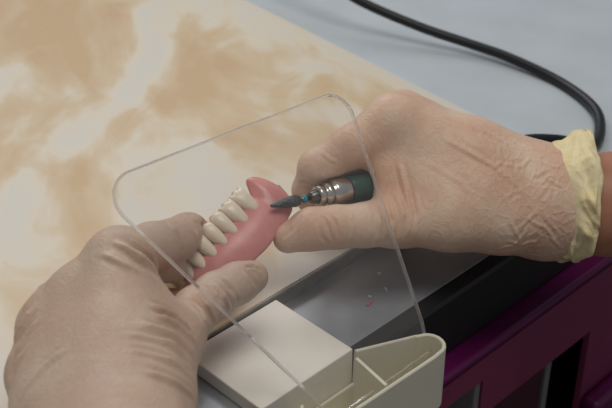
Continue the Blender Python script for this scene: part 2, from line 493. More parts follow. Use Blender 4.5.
def smin(a, b, k):
    h = np.maximum(k - np.abs(a-b), 0)/k
    return np.minimum(a, b) - h*h*k*0.25

def smax(a, b, k): return -smin(-a, -b, k)

def chain(G, pts, k):
    """pts: list of (position, radius)"""
    d = None
    for (p, r), (q, s) in zip(pts[:-1], pts[1:]):
        c = capsule(G, p, q, r, s)
        d = c if d is None else smin(d, c, k)
    return d

def surface_nets(D, org, h):
    S = D < 0
    nx, ny, nz = D.shape
    cs = [S[i:nx-1+i, j:ny-1+j, k:nz-1+k] for i in (0, 1) for j in (0, 1) for k in (0, 1)]
    anyc = cs[0].copy(); allc = cs[0].copy()
    for c in cs[1:]: anyc |= c; allc &= c
    act = anyc & ~allc
    idx = np.full(act.shape, -1, np.int64)
    I, J, K = np.nonzero(act)
    idx[I, J, K] = np.arange(len(I))
    acc = np.zeros((len(I), 3)); cnt = np.zeros(len(I))
    corners = [(i, j, k) for i in (0, 1) for j in (0, 1) for k in (0, 1)]
    for a in range(8):
        for b in range(a+1, 8):
            ca, cb_ = corners[a], corners[b]
            if sum(abs(x-y) for x, y in zip(ca, cb_)) != 1: continue
            va = D[I+ca[0], J+ca[1], K+ca[2]].astype(np.float64); vb = D[I+cb_[0], J+cb_[1], K+cb_[2]].astype(np.float64)
            m = (va < 0) != (vb < 0)
            t = np.where(m, va/np.where(m, va-vb, 1), 0)
            for ax in range(3):
                acc[:, ax] += np.where(m, ca[ax] + t*(cb_[ax]-ca[ax]), 0)
            cnt += m
    V = (np.stack([I, J, K], 1) + acc/cnt[:, None])*h + org
    F = []
    for ax in range(3):
        o = [slice(1, -1)]*3; sh_ = [nx, ny, nz]
        lo = [slice(1, s-1) for s in sh_]; hi = list(lo)
        lo[ax] = slice(0, sh_[ax]-1); hi[ax] = slice(1, sh_[ax])
        a = S[tuple(lo)]; b = S[tuple(hi)]
        P = np.stack(np.nonzero(a != b), 1)
        fl_ = a[tuple(P.T)]
        base = P.copy()
        for x in range(3):
            if x != ax: base[:, x] += 1
        u, v = (ax+1) % 3, (ax+2) % 3
        def cell(du, dv):
            c = base.copy(); c[:, u] -= du; c[:, v] -= dv
            return idx[c[:, 0], c[:, 1], c[:, 2]]
        q = np.stack([cell(1, 1), cell(0, 1), cell(0, 0), cell(1, 0)], 1)
        q[~fl_] = q[~fl_][:, ::-1]
        F.append(q)
    return V, np.concatenate(F)

def grid(lo, hi, h):
    lo = np.array(lo); n = np.ceil((np.array(hi)-lo)/h).astype(int)+1
    ax = [(lo[i] + np.arange(n[i])*h).astype(np.float32) for i in range(3)]
    return (ax[0][:, None, None], ax[1][None, :, None], ax[2][None, None, :]), lo

def pts_bounds(groups, pad):
    P = np.array([p for g in groups for p, r in g]); return P.min(0)-pad, P.max(0)+pad

def subdivide_smooth(V, F, iters=2):
    """one linear quad subdivision then Laplacian smoothing"""
    nV = len(V)
    E = np.concatenate([F[:, [i, (i+1) % 4]] for i in range(4)])
    Es = np.sort(E, 1); key = Es[:, 0]*nV + Es[:, 1]
    uk, inv = np.unique(key, return_inverse=True)
    em = (V[uk // nV] + V[uk % nV])/2
    fc = V[F].mean(1)
    nF = len(F); ei = nV + inv.reshape(4, nF).T; ci = nV + len(uk) + np.arange(nF)
    V2 = np.concatenate([V, em, fc])
    F2 = np.concatenate([np.stack([F[:, i], ei[:, i], ci, ei[:, (i-1) % 4]], 1) for i in range(4)])
    return laplace(V2, F2, iters), F2

def laplace(V, F, iters, lam=0.6):
    E = np.concatenate([F[:, [i, (i+1) % 4]] for i in range(4)]); E = np.concatenate([E, E[:, ::-1]])
    deg = np.bincount(E[:, 0], minlength=len(V))
    for _ in range(iters):
        S = np.stack([np.bincount(E[:, 0], V[E[:, 1], a], len(V)) for a in range(3)], 1)/np.maximum(deg, 1)[:, None]
        V = V + lam*(S-V)
    return V

def vnormals(V, F):
    fn = np.cross(V[F[:, 2]]-V[F[:, 0]], V[F[:, 3]]-V[F[:, 1]])
    N = np.stack([sum(np.bincount(F[:, i], fn[:, a], len(V)) for i in range(4)) for a in range(3)], 1)
    return N/np.maximum(np.linalg.norm(N, axis=1), 1e-12)[:, None]

def folds(V, N, lines):
    """lines: (points, height, sigma); raised (or pressed in, height < 0) creases along a polyline on the skin of the glove"""
    D = np.zeros(len(V))
    for pts, hgt, sg in lines:
        P = np.array(pts, float)
        P = np.array([V[np.argmin(((V-p)**2).sum(1))] for p in P])
        # finer polyline
        near = np.nonzero(((V >= P.min(0)-0.01) & (V <= P.max(0)+0.01)).all(1))[0]
        if len(near) == 0: continue
        X = V[near]; best = np.full(len(near), 9.0); tt = np.zeros(len(near))
        L = len(P)-1
        for i in range(L):
            a, b = P[i], P[i+1]; ab = b-a
            t = np.clip(((X-a) @ ab)/max(ab @ ab, 1e-12), 0, 1)
            d = np.linalg.norm(X-a-t[:, None]*ab, axis=1)
            up_ = d < best; best = np.where(up_, d, best); tt = np.where(up_, (i+t)/L, tt)
        fade = np.clip(np.sin(np.pi*np.clip(tt, 0.02, 0.98))*1.6, 0, 1)
        q = best/sg
        D[near] += hgt*fade*(np.exp(-q*q) - 0.55*np.exp(-(q-1.9)**2*1.2))
    return V + N*D[:, None]

def build_sdf(name, fn, lo, hi, h, mat, parent, lines=(), post=None, sm=2, sub=True):
    G, org = grid(lo, hi, h)
    D = np.ascontiguousarray(np.broadcast_to(fn(G), (G[0].shape[0], G[1].shape[1], G[2].shape[2])))
    V, F = surface_nets(D, org, h)
    V = laplace(V, F, 2, 0.5)
    if sub: V, F = subdivide_smooth(V, F, sm)
    N = vnormals(V, F)
    if lines: V = folds(V, N, lines)
    if post: V = post(V, vnormals(V, F))
    me = bpy.data.meshes.new(name)
    me.vertices.add(len(V)); me.vertices.foreach_set('co', V.astype(np.float32).ravel())
    me.loops.add(F.size); me.loops.foreach_set('vertex_index', F.astype(np.int32).ravel())
    me.polygons.add(len(F))
    me.polygons.foreach_set('loop_start', np.arange(0, F.size, 4, dtype=np.int32))
    me.update(calc_edges=True); me.validate()
    return link_mesh(name, me, mat, parent, True)

def halfspace(G, p, n):
    n = np.array(n)/np.linalg.norm(n)
    return (G[0]-p[0])*n[0] + (G[1]-p[1])*n[1] + (G[2]-p[2])*n[2]

# ------------------------------------------------------------------ handpiece pose (needed by the hand that holds it)
HP0 = (0.0050, 0.4982, 0.0447)
HP1 = (0.1067, 0.5643, 0.0268)

# ------------------------------------------------------------------ denture pose and arch (needed by the fingers that hold it)
UPI = (0, 0.552, 0.834)
BK = Vector((0, -0.834, 0.552))
dY = Vector((-0.63, 0, 0)) + Vector(UPI)*(-0.78) + BK*0.70            # towards the front teeth
dZ = Vector((-0.76, 0, 0)) + Vector(UPI)*0.65 + BK*0.10       # biting side
dY.normalize(); dZ = (dZ - dY*dZ.dot(dY)).normalized()
dX = dY.cross(dZ)
DM = Matrix((dX, dY, dZ)).transposed().to_4x4()
AA, AB = 0.0245, 0.0470
DM.translation = Vector((-0.0246, 0.4936, 0.0450)) + dX*AA
def arch_path():
    P = []
    for k in range(12): P.append((-AA, -0.014 + 0.014*k/12))
    for k in range(81):
        t = math.pi*k/80; c, s = math.cos(t), math.sin(t)
        P.append((-AA*math.copysign(abs(c)**0.70, c), AB*abs(s)**0.95))
    for k in range(1, 13): P.append((AA, -0.014*k/12))
    Q = [Vector((x, y, 0)) for x, y in P]
    # even spacing
    L = [0]
    for a, b in zip(Q[:-1], Q[1:]): L.append(L[-1]+(b-a).length)
    out, tot, N = [], L[-1], 150
    j = 0
    for i in range(N+1):
        s = tot*i/N
        while j < len(L)-2 and L[j+1] < s: j += 1
        f = (s-L[j])/max(L[j+1]-L[j], 1e-9)
        out.append(Q[j].lerp(Q[j+1], min(1, f)))
    return out, tot
path, tot = arch_path()
def at_arc(s):
    f = max(0, min(1, s/tot))*150; i = min(149, int(f)); p = path[i].lerp(path[i+1], f-i)
    a = path[max(0, i-3)]; b = path[min(150, i+4)]
    t = (b-a).normalized(); return p, t, Vector((-t.y, t.x, 0))     # left of travel = outward

def carve_denture(G, d):
    """dent the soft glove where it presses on the denture"""
    segs = []
    for i in range(0, 151, 4):
        p, t, nr = at_arc(tot*i/150)
        segs.append((DM @ (p + Vector((0, 0, 0.009))), DM @ (p + Vector((0, 0, -0.004)) + nr*0.001), .0050, .0050))
        segs.append((DM @ (p + Vector((0, 0, -0.003)) + nr*0.0008), DM @ (p + Vector((0, 0, -0.0155)) + nr*0.0036), .0052, .0042))
    P = np.array([tuple(q) for sg in segs for q in sg[:2]])
    lo_, hi_ = P.min(0)-.009, P.max(0)+.009
    ax = [g.ravel() for g in G]
    sl = [slice(int(np.searchsorted(a, l)), int(np.searchsorted(a, h))) for a, l, h in zip(ax, lo_, hi_)]
    g = (ax[0][sl[0]][:, None, None], ax[1][sl[1]][None, :, None], ax[2][sl[2]][None, None, :])
    c = None
    for a, b, r0, r1 in segs:
        e = capsule(g, a, b, r0, r1); c = e if c is None else np.minimum(c, e)
    d[tuple(sl)] = smax(d[tuple(sl)], -c, .0012)
    return d

# ------------------------------------------------------------------ person
person = empty('person', loc=(0.1, 0.35, -0.008))
tag(person, 'person in thin latex gloves grinding a denture, both hands over the bench', 'person')
person.location = (0, 0, 0)

# --- right hand ---------------------------------------------------
R_palm = [
    [((0.1229, 0.5176, 0.0342), .0226), ((0.0836, 0.5227, 0.0509), .0190), ((0.0440, 0.5293, 0.0700), .0132)],
    [((0.1249, 0.5249, 0.0270), .0220), ((0.0861, 0.5395, 0.0437), .0180), ((0.0501, 0.5468, 0.0619), .0135)],
    [((0.1247, 0.5237, 0.0271), .0220), ((0.0935, 0.5509, 0.0337), .0170), ((0.0602, 0.5616, 0.0499), .0130)],
    [((0.1243, 0.5201, 0.0252), .0200), ((0.1004, 0.5549, 0.0217), .0160), ((0.0737, 0.5704, 0.0360), .0120)],
    [((0.1225, 0.5094, 0.0254), .0205), ((0.0976, 0.5006, 0.0320), .0185), ((0.0721, 0.4978, 0.0333), .0165), ((0.0458, 0.4940, 0.0329), .0125)],
    [((0.0882, 0.5109, 0.0403), .0190), ((0.0603, 0.5151, 0.0467), .0150), ((0.0431, 0.5171, 0.0496), .0115)],
    [((0.0828, 0.5064, 0.0372), .0180), ((0.0496, 0.5084, 0.0383), .0130)],
    [((0.1467, 0.5170, 0.0278), .0240), ((0.1231, 0.5156, 0.0293), .0245)],
]
R_fingers = [
    [((0.0440, 0.5293, 0.0700), .0130), ((0.0232, 0.5212, 0.0595), .0105), ((0.0061, 0.5154, 0.0507), .0098), ((0.0021, 0.5168, 0.0365), .0088), ((0.0062, 0.5136, 0.0263), .0080)],
    [((0.0501, 0.5468, 0.0619), .0130), ((0.0180, 0.5415, 0.0395), .0098), ((0.0138, 0.5344, 0.0252), .0088), ((0.0240, 0.5197, 0.0210), .0080)],
    [((0.0602, 0.5616, 0.0499), .0125), ((0.0304, 0.5554, 0.0278), .0096), ((0.0281, 0.5430, 0.0164), .0085), ((0.0382, 0.5280, 0.0154), .0078)],
    [((0.0737, 0.5704, 0.0360), .0115), ((0.0492, 0.5641, 0.0192), .0085), ((0.0472, 0.5511, 0.0105), .0075), ((0.0560, 0.5375, 0.0117), .0070)],
    [((0.0458, 0.4940, 0.0329), .0122), ((0.0291, 0.4879, 0.0346), .0106), ((0.0147, 0.4849, 0.0355), .0102), ((0.0029, 0.4836, 0.0352), .0102), ((-0.0088, 0.4803, 0.0321), .0076)],
]
def right_glove(G):
    palm = None
    for g in R_palm:
        c = chain(G, g, .008); palm = c if palm is None else smin(palm, c, .012)
    d = palm
    for g in R_fingers:
        f = smin(palm, chain(G, g, .004), .007)
        d = np.minimum(d, f)
    # room for the handpiece inside the grip
    hp = np.minimum(capsule(G, HP0, HP1, .0074, .0091), 1)
    d = smax(d, -hp, .0015)
    # open end inside the cuff
    return np.maximum(d, halfspace(G, (0.1405, 0.5167, 0.0274), (1, 0.05, 0)))
R_lines = []
def line(L, pts, h, s): L.append((pts, h, s))
# thumb joint creases
line(R_lines, [(0.0077, 0.4805, 0.0450), (0.0101, 0.4770, 0.0416), (0.0130, 0.4741, 0.0354)], -.0006, .0009)
line(R_lines, [(0.0111, 0.4810, 0.0458), (0.0140, 0.4775, 0.0424), (0.0159, 0.4746, 0.0362)], -.0006, .0009)
line(R_lines, [(0.0048, 0.4789, 0.0426), (0.0077, 0.4743, 0.0376), (0.0111, 0.4724, 0.0329)], -.0005, .0009)
line(R_lines, [(0.0213, 0.4832, 0.0455), (0.0227, 0.4778, 0.0410), (0.0218, 0.4751, 0.0334)], .0004, .0011)
line(R_lines, [(-0.0029, 0.4810, 0.0458), (-0.0063, 0.4761, 0.0421), (-0.0121, 0.4741, 0.0354)], -.0004, .0010)
# web folds
line(R_lines, [(0.0342, 0.4895, 0.0460), (0.0351, 0.4830, 0.0398), (0.0333, 0.4798, 0.0313)], .0008, .0013)
line(R_lines, [(0.0393, 0.4931, 0.0460), (0.0410, 0.4843, 0.0400), (0.0396, 0.4792, 0.0305)], -.0008, .0012)
line(R_lines, [(0.0444, 0.4975, 0.0490), (0.0470, 0.4865, 0.0415), (0.0451, 0.4795, 0.0291)], .0008, .0014)
line(R_lines, [(0.0513, 0.4975, 0.0490), (0.0528, 0.4868, 0.0419), (0.0500, 0.4806, 0.0308)], -.0006, .0012)
line(R_lines, [(0.0455, 0.5073, 0.0603), (0.0479, 0.5002, 0.0531), (0.0501, 0.4909, 0.0445)], .0006, .0013)
# index finger fine lines
line(R_lines, [(0.0080, 0.5121, 0.0621), (0.0119, 0.5091, 0.0593), (0.0159, 0.5094, 0.0579)], .0003, .0009)
line(R_lines, [(-0.0030, 0.5106, 0.0453), (0.0010, 0.5086, 0.0478), (0.0060, 0.5089, 0.0464)], -.0004, .0009)
# long dorsal folds towards the wrist
line(R_lines, [(0.0647, 0.5253, 0.0820), (0.0796, 0.5214, 0.0762), (0.0965, 0.5162, 0.0683)], 0.00039, .0013)
line(R_lines, [(0.0726, 0.5214, 0.0762), (0.0866, 0.5181, 0.0712), (0.1040, 0.5138, 0.0646)], 0.00033, .0013)
line(R_lines, [(0.0592, 0.5231, 0.0787), (0.0716, 0.5203, 0.0745), (0.0841, 0.5171, 0.0695)], 0.00022, .0013)
line(R_lines, [(0.0667, 0.5154, 0.0670), (0.0816, 0.5105, 0.0596), (0.1025, 0.5000, 0.0438)], 0.00028, .0013)
line(R_lines, [(0.0756, 0.5121, 0.0621), (0.0915, 0.5055, 0.0521), (0.1090, 0.4976, 0.0401)], 0.00033, .0013)
line(R_lines, [(0.0567, 0.5099, 0.0587), (0.0766, 0.5017, 0.0463), (0.0965, 0.4934, 0.0339)], 0.00016, .0013)
line(R_lines, [(0.1041, 0.4929, 0.0366), (0.1112, 0.4899, 0.0357), (0.1180, 0.4907, 0.0333)], .0003, .0009)
line(R_lines, [(0.1130, 0.4937, 0.0379), (0.1171, 0.4899, 0.0357), (0.1240, 0.4880, 0.0292)], -.0003, .0009)
line(R_lines, [(0.0922, 0.5057, 0.0561), (0.0959, 0.5046, 0.0579), (0.1021, 0.5057, 0.0561)], .0003, .0009)
line(R_lines, [(0.1190, 0.5025, 0.0511), (0.1216, 0.5002, 0.0514), (0.1264, 0.5000, 0.0474)], .0003, .0009)
line(R_lines, [(0.0977, 0.4929, 0.0366), (0.1008, 0.4885, 0.0336), (0.1051, 0.4869, 0.0275)], .0003, .0009)
line(R_lines, [(0.0957, 0.4858, 0.0259), (0.0993, 0.4844, 0.0275), (0.1021, 0.4871, 0.0280)], .0003, .0009)
line(R_lines, [(0.1002, 0.4874, 0.0284), (0.1038, 0.4869, 0.0312), (0.1056, 0.4910, 0.0337)], .0003, .0009)
line(R_lines, [(0.0907, 0.5030, 0.0519), (0.0939, 0.5032, 0.0559), (0.0982, 0.5068, 0.0577)], -.0003, .0009)
line(R_lines, [(0.0952, 0.5123, 0.0660), (0.0959, 0.5081, 0.0633), (0.0962, 0.5082, 0.0598)], .0003, .0009)
line(R_lines, [(0.1130, 0.4962, 0.0416), (0.1181, 0.4975, 0.0472), (0.1235, 0.5027, 0.0515)], -.0003, .0009)
line(R_lines, [(0.0997, 0.5041, 0.0536), (0.1023, 0.5038, 0.0567), (0.1031, 0.5079, 0.0594)], -.0003, .0009)
line(R_lines, [(0.1130, 0.5022, 0.0507), (0.1171, 0.5024, 0.0547), (0.1245, 0.5052, 0.0552)], -.0003, .0009)
line(R_lines, [(0.1190, 0.4899, 0.0321), (0.1221, 0.4849, 0.0283), (0.1269, 0.4825, 0.0209)], .0003, .0009)
line(R_lines, [(0.1205, 0.4953, 0.0404), (0.1211, 0.4972, 0.0468), (0.1235, 0.5022, 0.0507)], -.0003, .0009)
line(R_lines, [(0.0972, 0.4959, 0.0412), (0.0993, 0.4956, 0.0443), (0.1036, 0.4975, 0.0437)], -.0003, .0009)
line(R_lines, [(0.1046, 0.4860, 0.0263), (0.1097, 0.4844, 0.0275), (0.1150, 0.4860, 0.0263)], .0003, .0009)
line(R_lines, [(0.0997, 0.5049, 0.0548), (0.1072, 0.5049, 0.0584), (0.1121, 0.5098, 0.0623)], .0003, .0009)
line(R_lines, [(0.0977, 0.4893, 0.0313), (0.1028, 0.4855, 0.0291), (0.1061, 0.4863, 0.0267)], .0003, .0009)
line(R_lines, [(0.0997, 0.4910, 0.0337), (0.1062, 0.4909, 0.0373), (0.1130, 0.4945, 0.0391)], .0003, .0009)
line(R_lines, [(0.1111, 0.5022, 0.0507), (0.1161, 0.5010, 0.0526), (0.1195, 0.5049, 0.0548)], -.0003, .0009)
line(R_lines, [(0.1160, 0.5090, 0.0610), (0.1211, 0.5059, 0.0600), (0.1274, 0.5063, 0.0569)], .0003, .0009)
line(R_lines, [(0.1021, 0.4997, 0.0470), (0.1053, 0.4953, 0.0439), (0.1106, 0.4937, 0.0379)], .0003, .0009)
lo, hi = pts_bounds(R_palm + R_fingers, .034)
glove_r = build_sdf('glove', right_glove, lo, hi, .0012, M_glove, person, R_lines)

def cuff(name, p0, p1, upv, r0, r1, skew, bump_up, parent, mat, seed):
    """loose crumpled end of a thin glove around the wrist, rim rolled outwards"""
    rng = random.Random(seed)
    p0, p1, upv = Vector(p0), Vector(p1), Vector(upv)
    ax = (p1-p0); Lx = ax.length; ax.normalize()
    u = (upv - ax*upv.dot(ax)).normalized(); v = ax.cross(u)
    NT, NS = 260, 90
    vs, fs = [], []
    off = Vector((rng.uniform(0, 9), rng.uniform(0, 9), rng.uniform(0, 9)))
    def ridge(p): return 1 - 2*abs(noise.noise(p))
    for i in range(NS+1):
        s = i/NS
        for k in range(NT):
            t = 2*math.pi*k/NT
            a0 = 0.20 - 0.20*math.cos(2*t)
            if s < 0.74:
                xs = s/0.74; a = a0 + (0.98-a0)*xs; rr = r0 + (r1-r0)*(1-(1-xs)**1.7)
            else:
                q = (s-0.74)/0.26*math.pi*1.2
                a = 0.98 + 0.07*math.sin(q); rr = r1 - 0.0021*(1-math.cos(q))*0.9
            w = min(1, s*2.5)
            c, sn = math.cos(t), math.sin(t)
            p = Vector((c*1.5, sn*1.5, s*1.6 + 0.9*math.sin(t*1.0+0.6)))
            f = 0.0030*(ridge(p*1.1 + off)-0.45) + 0.0011*(ridge(p*2.4 + off*2)-0.5) + 0.0012*noise.noise(p*1.6 - off) + 0.0011*math.sin(11*s + 2*t + 1.5*math.sin(t*2+1))*min(1, s*1.6)
            pk = math.exp(-((((t - 0.10 + math.pi) % (2*math.pi)) - math.pi)/0.22)**2)
            r = rr + f*w + bump_up*pk*max(0, (s-0.3)/0.7)**2
            x = a*Lx + skew*c*w + 0.0030*noise.noise(Vector((c*2.2, sn*2.2, 3.3)) + off)*s
            vs.append(p0 + ax*x + u*(r*c) + v*(r*sn))
    for i in range(NS):
        for k in range(NT):
            k2 = (k+1) % NT
            fs.append((i*NT+k, i*NT+k2, (i+1)*NT+k2, (i+1)*NT+k))
    o = from_data(name, vs, fs, mat, parent)
    md = o.modifiers.new('thickness', 'SOLIDIFY'); md.thickness = 0.0005; md.offset = 1
    return o
ck = cuff('cuff', (0.1237, 0.5166, 0.0299), (0.1425, 0.5183, 0.0307), UPI, .0270, .0326, .0050, .0050, glove_r, M_cuff, 4)
ck['label'] = 'crumpled yellowish rolled glove cuff'

def right_arm(G):
    a = chain(G, [((0.1288, 0.5153, 0.0289), .0215), ((0.1547, 0.5176, 0.0268), .0248), ((0.2062, 0.5277, 0.0295), .0285), ((0.3193, 0.5539, 0.0382), .038), ((0.4061, 0.5715, 0.0467), .042)], .01)
    return a
lo, hi = pts_bounds([[((0.1288, 0.5153, 0.0289), 0), ((0.4061, 0.5715, 0.0467), 0)]], .047)
arm_r = build_sdf('arm', right_arm, lo, hi, .0028, M_skin, person)

# --- left hand ----------------------------------------------------
L_palm = [
    [((-0.0693, 0.3181, 0.0407), .0230), ((-0.0760, 0.3757, 0.0498), .0185), ((-0.0803, 0.4162, 0.0657), .0136)],
    [((-0.0735, 0.3192, 0.0369), .0230), ((-0.0862, 0.3712, 0.0430), .0180), ((-0.0968, 0.4087, 0.0526), .0136)],
    [((-0.0776, 0.3195, 0.0338), .0220), ((-0.0952, 0.3652, 0.0376), .0170), ((-0.1107, 0.3990, 0.0434), .0130)],
    [((-0.0811, 0.3206, 0.0300), .0205), ((-0.0992, 0.3526, 0.0330), .0165), ((-0.1117, 0.3787, 0.0326), .0122)],
    [((-0.0641, 0.3202, 0.0384), .0210), ((-0.0621, 0.3555, 0.0411), .0168), ((-0.0563, 0.3914, 0.0409), .0120)],
    [((-0.0741, 0.3555, 0.0411), .0190), ((-0.0699, 0.3918, 0.0471), .0130), ((-0.0695, 0.4025, 0.0504), .0105)],
    [((-0.0699, 0.3173, 0.0414), .0245), ((-0.0695, 0.2502, 0.0323), .0255)],
]
L_fingers = [
    [((-0.0803, 0.4162, 0.0657), .0130), ((-0.0703, 0.4461, 0.0512), .0110), ((-0.0568, 0.4737, 0.0385), .0103), ((-0.0483, 0.4928, 0.0203), .0085), ((-0.0401, 0.5037, 0.0132), .0076)],
    [((-0.0955, 0.4082, 0.0519), .0130), ((-0.0728, 0.4520, 0.0383), .0100), ((-0.0533, 0.4768, 0.0177), .0085), ((-0.0424, 0.4892, 0.0111), .0076)],
    [((-0.1084, 0.3970, 0.0422), .0122), ((-0.0909, 0.4407, 0.0176), .0092), ((-0.0701, 0.4533, 0.0113), .0078), ((-0.0582, 0.4596, 0.0099), .0068)],
    [((-0.1130, 0.3787, 0.0326), .0112), ((-0.1009, 0.4080, 0.0153), .0082), ((-0.0865, 0.4237, 0.0101), .0068), ((-0.0781, 0.4304, 0.0093), .0062)],
    [((-0.0563, 0.3914, 0.0409), .0118), ((-0.0486, 0.4161, 0.0384), .0102), ((-0.0406, 0.4295, 0.0370), .0096), ((-0.0312, 0.4387, 0.0362), .0092), ((-0.0250, 0.4438, 0.0358), .0078)],
]
def left_glove(G):
    palm = None
    for g in L_palm:
        c = chain(G, g, .008); palm = c if palm is None else smin(palm, c, .014)
    d = palm
    for g in L_fingers:
        d = np.minimum(d, smin(palm, chain(G, g, .004), .007))
    d = carve_denture(G, d)
    return np.maximum(d, halfspace(G, (-0.0695, 0.2640, 0.0350), np.array((-0.0695, 0.2502, 0.0323)) - np.array((-0.0699, 0.3173, 0.0414))))
L_lines = []
# folds fanning over the ball of the thumb
line(L_lines, [(-0.0678, 0.3831, 0.0611), (-0.0582, 0.3861, 0.0565), (-0.0480, 0.3854, 0.0518)], 0.0018, 0.0014)
line(L_lines, [(-0.0655, 0.3796, 0.0593), (-0.0558, 0.3815, 0.0550), (-0.0459, 0.3817, 0.0480)], 0.0019, 0.0013)
line(L_lines, [(-0.0696, 0.3707, 0.0604), (-0.0590, 0.3734, 0.0555), (-0.0466, 0.3741, 0.0475)], 0.0019, 0.0014)
line(L_lines, [(-0.0728, 0.3638, 0.0590), (-0.0604, 0.3663, 0.0537), (-0.0469, 0.3670, 0.0457)], 0.0019, 0.0014)
line(L_lines, [(-0.0706, 0.3541, 0.0571), (-0.0594, 0.3563, 0.0531), (-0.0478, 0.3586, 0.0457)], 0.0015, 0.0013)
line(L_lines, [(-0.0658, 0.3457, 0.0553), (-0.0566, 0.3475, 0.0526), (-0.0478, 0.3496, 0.0466)], 0.0015, 0.0013)
# folds at the base of the index finger
line(L_lines, [(-0.0822, 0.4095, 0.0773), (-0.0738, 0.4056, 0.0714), (-0.0669, 0.4028, 0.0635)], -0.0015, 0.0012)
line(L_lines, [(-0.0788, 0.4102, 0.0784), (-0.0707, 0.4081, 0.0716), (-0.0650, 0.4077, 0.0619)], 0.0019, 0.0013)
line(L_lines, [(-0.0749, 0.4125, 0.0783), (-0.0679, 0.4123, 0.0707), (-0.0635, 0.4133, 0.0614)], 0.0018, 0.0012)
line(L_lines, [(-0.0847, 0.4074, 0.0742), (-0.0770, 0.4024, 0.0685), (-0.0704, 0.3991, 0.0616)], 0.0013, 0.0013)
line(L_lines, [(-0.0576, 0.4694, 0.0519), (-0.0546, 0.4644, 0.0479), (-0.0540, 0.4622, 0.0391)], -0.0010, 0.0013)
line(L_lines, [(-0.0534, 0.4733, 0.0487), (-0.0508, 0.4685, 0.0451), (-0.0506, 0.4667, 0.0370)], 0.0015, 0.0012)
line(L_lines, [(-0.0654, 0.4566, 0.0579), (-0.0614, 0.4516, 0.0557), (-0.0599, 0.4505, 0.0486)], 0.0010, 0.0011)
# thumb joint
line(L_lines, [(-0.0446, 0.4220, 0.0473), (-0.0404, 0.4167, 0.0447), (-0.0372, 0.4162, 0.0350)], -0.0018, 0.0012)
line(L_lines, [(-0.0408, 0.4245, 0.0475), (-0.0362, 0.4195, 0.0436), (-0.0339, 0.4208, 0.0347)], 0.0018, 0.0012)
line(L_lines, [(-0.0375, 0.4282, 0.0476), (-0.0338, 0.4247, 0.0441), (-0.0306, 0.4255, 0.0344)], -0.0013, 0.0011)
line(L_lines, [(-0.0481, 0.4156, 0.0467), (-0.0442, 0.4087, 0.0454), (-0.0403, 0.4093, 0.0372)], 0.0015, 0.0012)
line(L_lines, [(-0.0498, 0.4039, 0.0471), (-0.0461, 0.3987, 0.0447), (-0.0429, 0.3987, 0.0392)], -0.0015, 0.0012)
line(L_lines, [(-0.0291, 0.4374, 0.0434), (-0.0254, 0.4351, 0.0418), (-0.0237, 0.4350, 0.0362)], -0.0010, 0.0010)
line(L_lines, [(-0.0286, 0.4377, 0.0438), (-0.0237, 0.4413, 0.0439), (-0.0193, 0.4414, 0.0404)], -0.0009, 0.0009)
# folds along the outer edge of the hand
line(L_lines, [(-0.1195, 0.3960, 0.0534), (-0.1151, 0.4031, 0.0586), (-0.1118, 0.4091, 0.0604)], 0.0013, 0.0013)
line(L_lines, [(-0.1217, 0.3845, 0.0450), (-0.1175, 0.3889, 0.0516), (-0.1132, 0.3954, 0.0560)], 0.0015, 0.0014)
line(L_lines, [(-0.1181, 0.3745, 0.0444), (-0.1139, 0.3818, 0.0500), (-0.1085, 0.3875, 0.0549)], 0.0010, 0.0014)
line(L_lines, [(-0.1180, 0.3625, 0.0389), (-0.1163, 0.3692, 0.0437), (-0.1119, 0.3752, 0.0492)], 0.0013, 0.0014)
line(L_lines, [(-0.1046, 0.3502, 0.0439), (-0.0974, 0.3576, 0.0497), (-0.0884, 0.3630, 0.0524)], 0.0009, 0.0015)
lo, hi = pts_bounds(L_palm + L_fingers, .034)
glove_l = build_sdf('glove', left_glove, lo, hi, .0013, M_glove_dimmed, person, L_lines)
dl = Vector((-0.0695, 0.2502, 0.0323)) - Vector((-0.0699, 0.3173, 0.0414))
upl = Vector((0, 0, 1))
cuff('cuff', (-0.0695, 0.2841, 0.0364), (-0.0694, 0.2601, 0.0337), upl, .0262, .0300, .003, .002, glove_l, M_cuff, 9)
def left_arm(G):
    return chain(G, [((-0.0695, 0.2841, 0.0364), .0215), ((-0.0696, 0.2434, 0.0312), .0245), ((-0.0614, 0.1603, 0.0469), .0345), ((-0.0514, 0.0765, 0.0653), .042)], .01)
lo, hi = pts_bounds([[((-0.0695, 0.2841, 0.0364), 0), ((-0.0696, 0.2434, 0.0312), 0), ((-0.0514, 0.0765, 0.0653), 0), ((-0.0614, 0.1603, 0.0469), 0)]], .047)
build_sdf('arm', left_arm, lo, hi, .0028, M_skin, person)

# ------------------------------------------------------------------ denture
dent = empty('denture', DM)
tag(dent, 'pink denture with ivory teeth held between the gloved thumb and index finger', 'denture')
vs, fs = [], []
NR = 28
for i in range(151):
    s = tot*i/150; p, t, nrm_ = at_arc(s)
    e = min(s, tot-s)
    cap = math.sqrt(max(0.0004, 1-(1-min(1, e/0.0095))**2))
    lob = max(0.0, min(1, 1-(e-0.008)/0.007)); lob = lob*lob*(3-2*lob)
    zhi = 0.0022 + 0.0085*lob; zlo = -0.0182 + 0.0015*lob - 0.0012*math.sin(s*260)*0.4
    zc, hh = (zhi+zlo)/2, (zhi-zlo)/2*cap
    for k in range(NR):
        a = 2*math.pi*k/NR
        ca, sa = math.cos(a), math.sin(a)
        zz = zc + hh*math.copysign(abs(sa)**0.8, sa)
        fl = (zc+hh - zz)/max(2*hh, 1e-6)
        wd = (0.0036 + 0.0012*math.sin(math.pi*min(1, fl*1.1)) )*max(cap, 0.12)
        nn = wd*math.copysign(abs(ca)**0.8, ca) + 0.0036*fl
        vs.append(p - nrm_*nn*-1 + Vector((0, 0, zz)))
for i in range(150):
    for k in range(NR):
        k2 = (k+1) % NR; fs.append((i*NR+k, i*NR+k2, (i+1)*NR+k2, (i+1)*NR+k))
fs += [tuple(range(NR)), tuple(150*NR+k for k in range(NR))]
from_data('base', vs, fs, M_gum, dent)

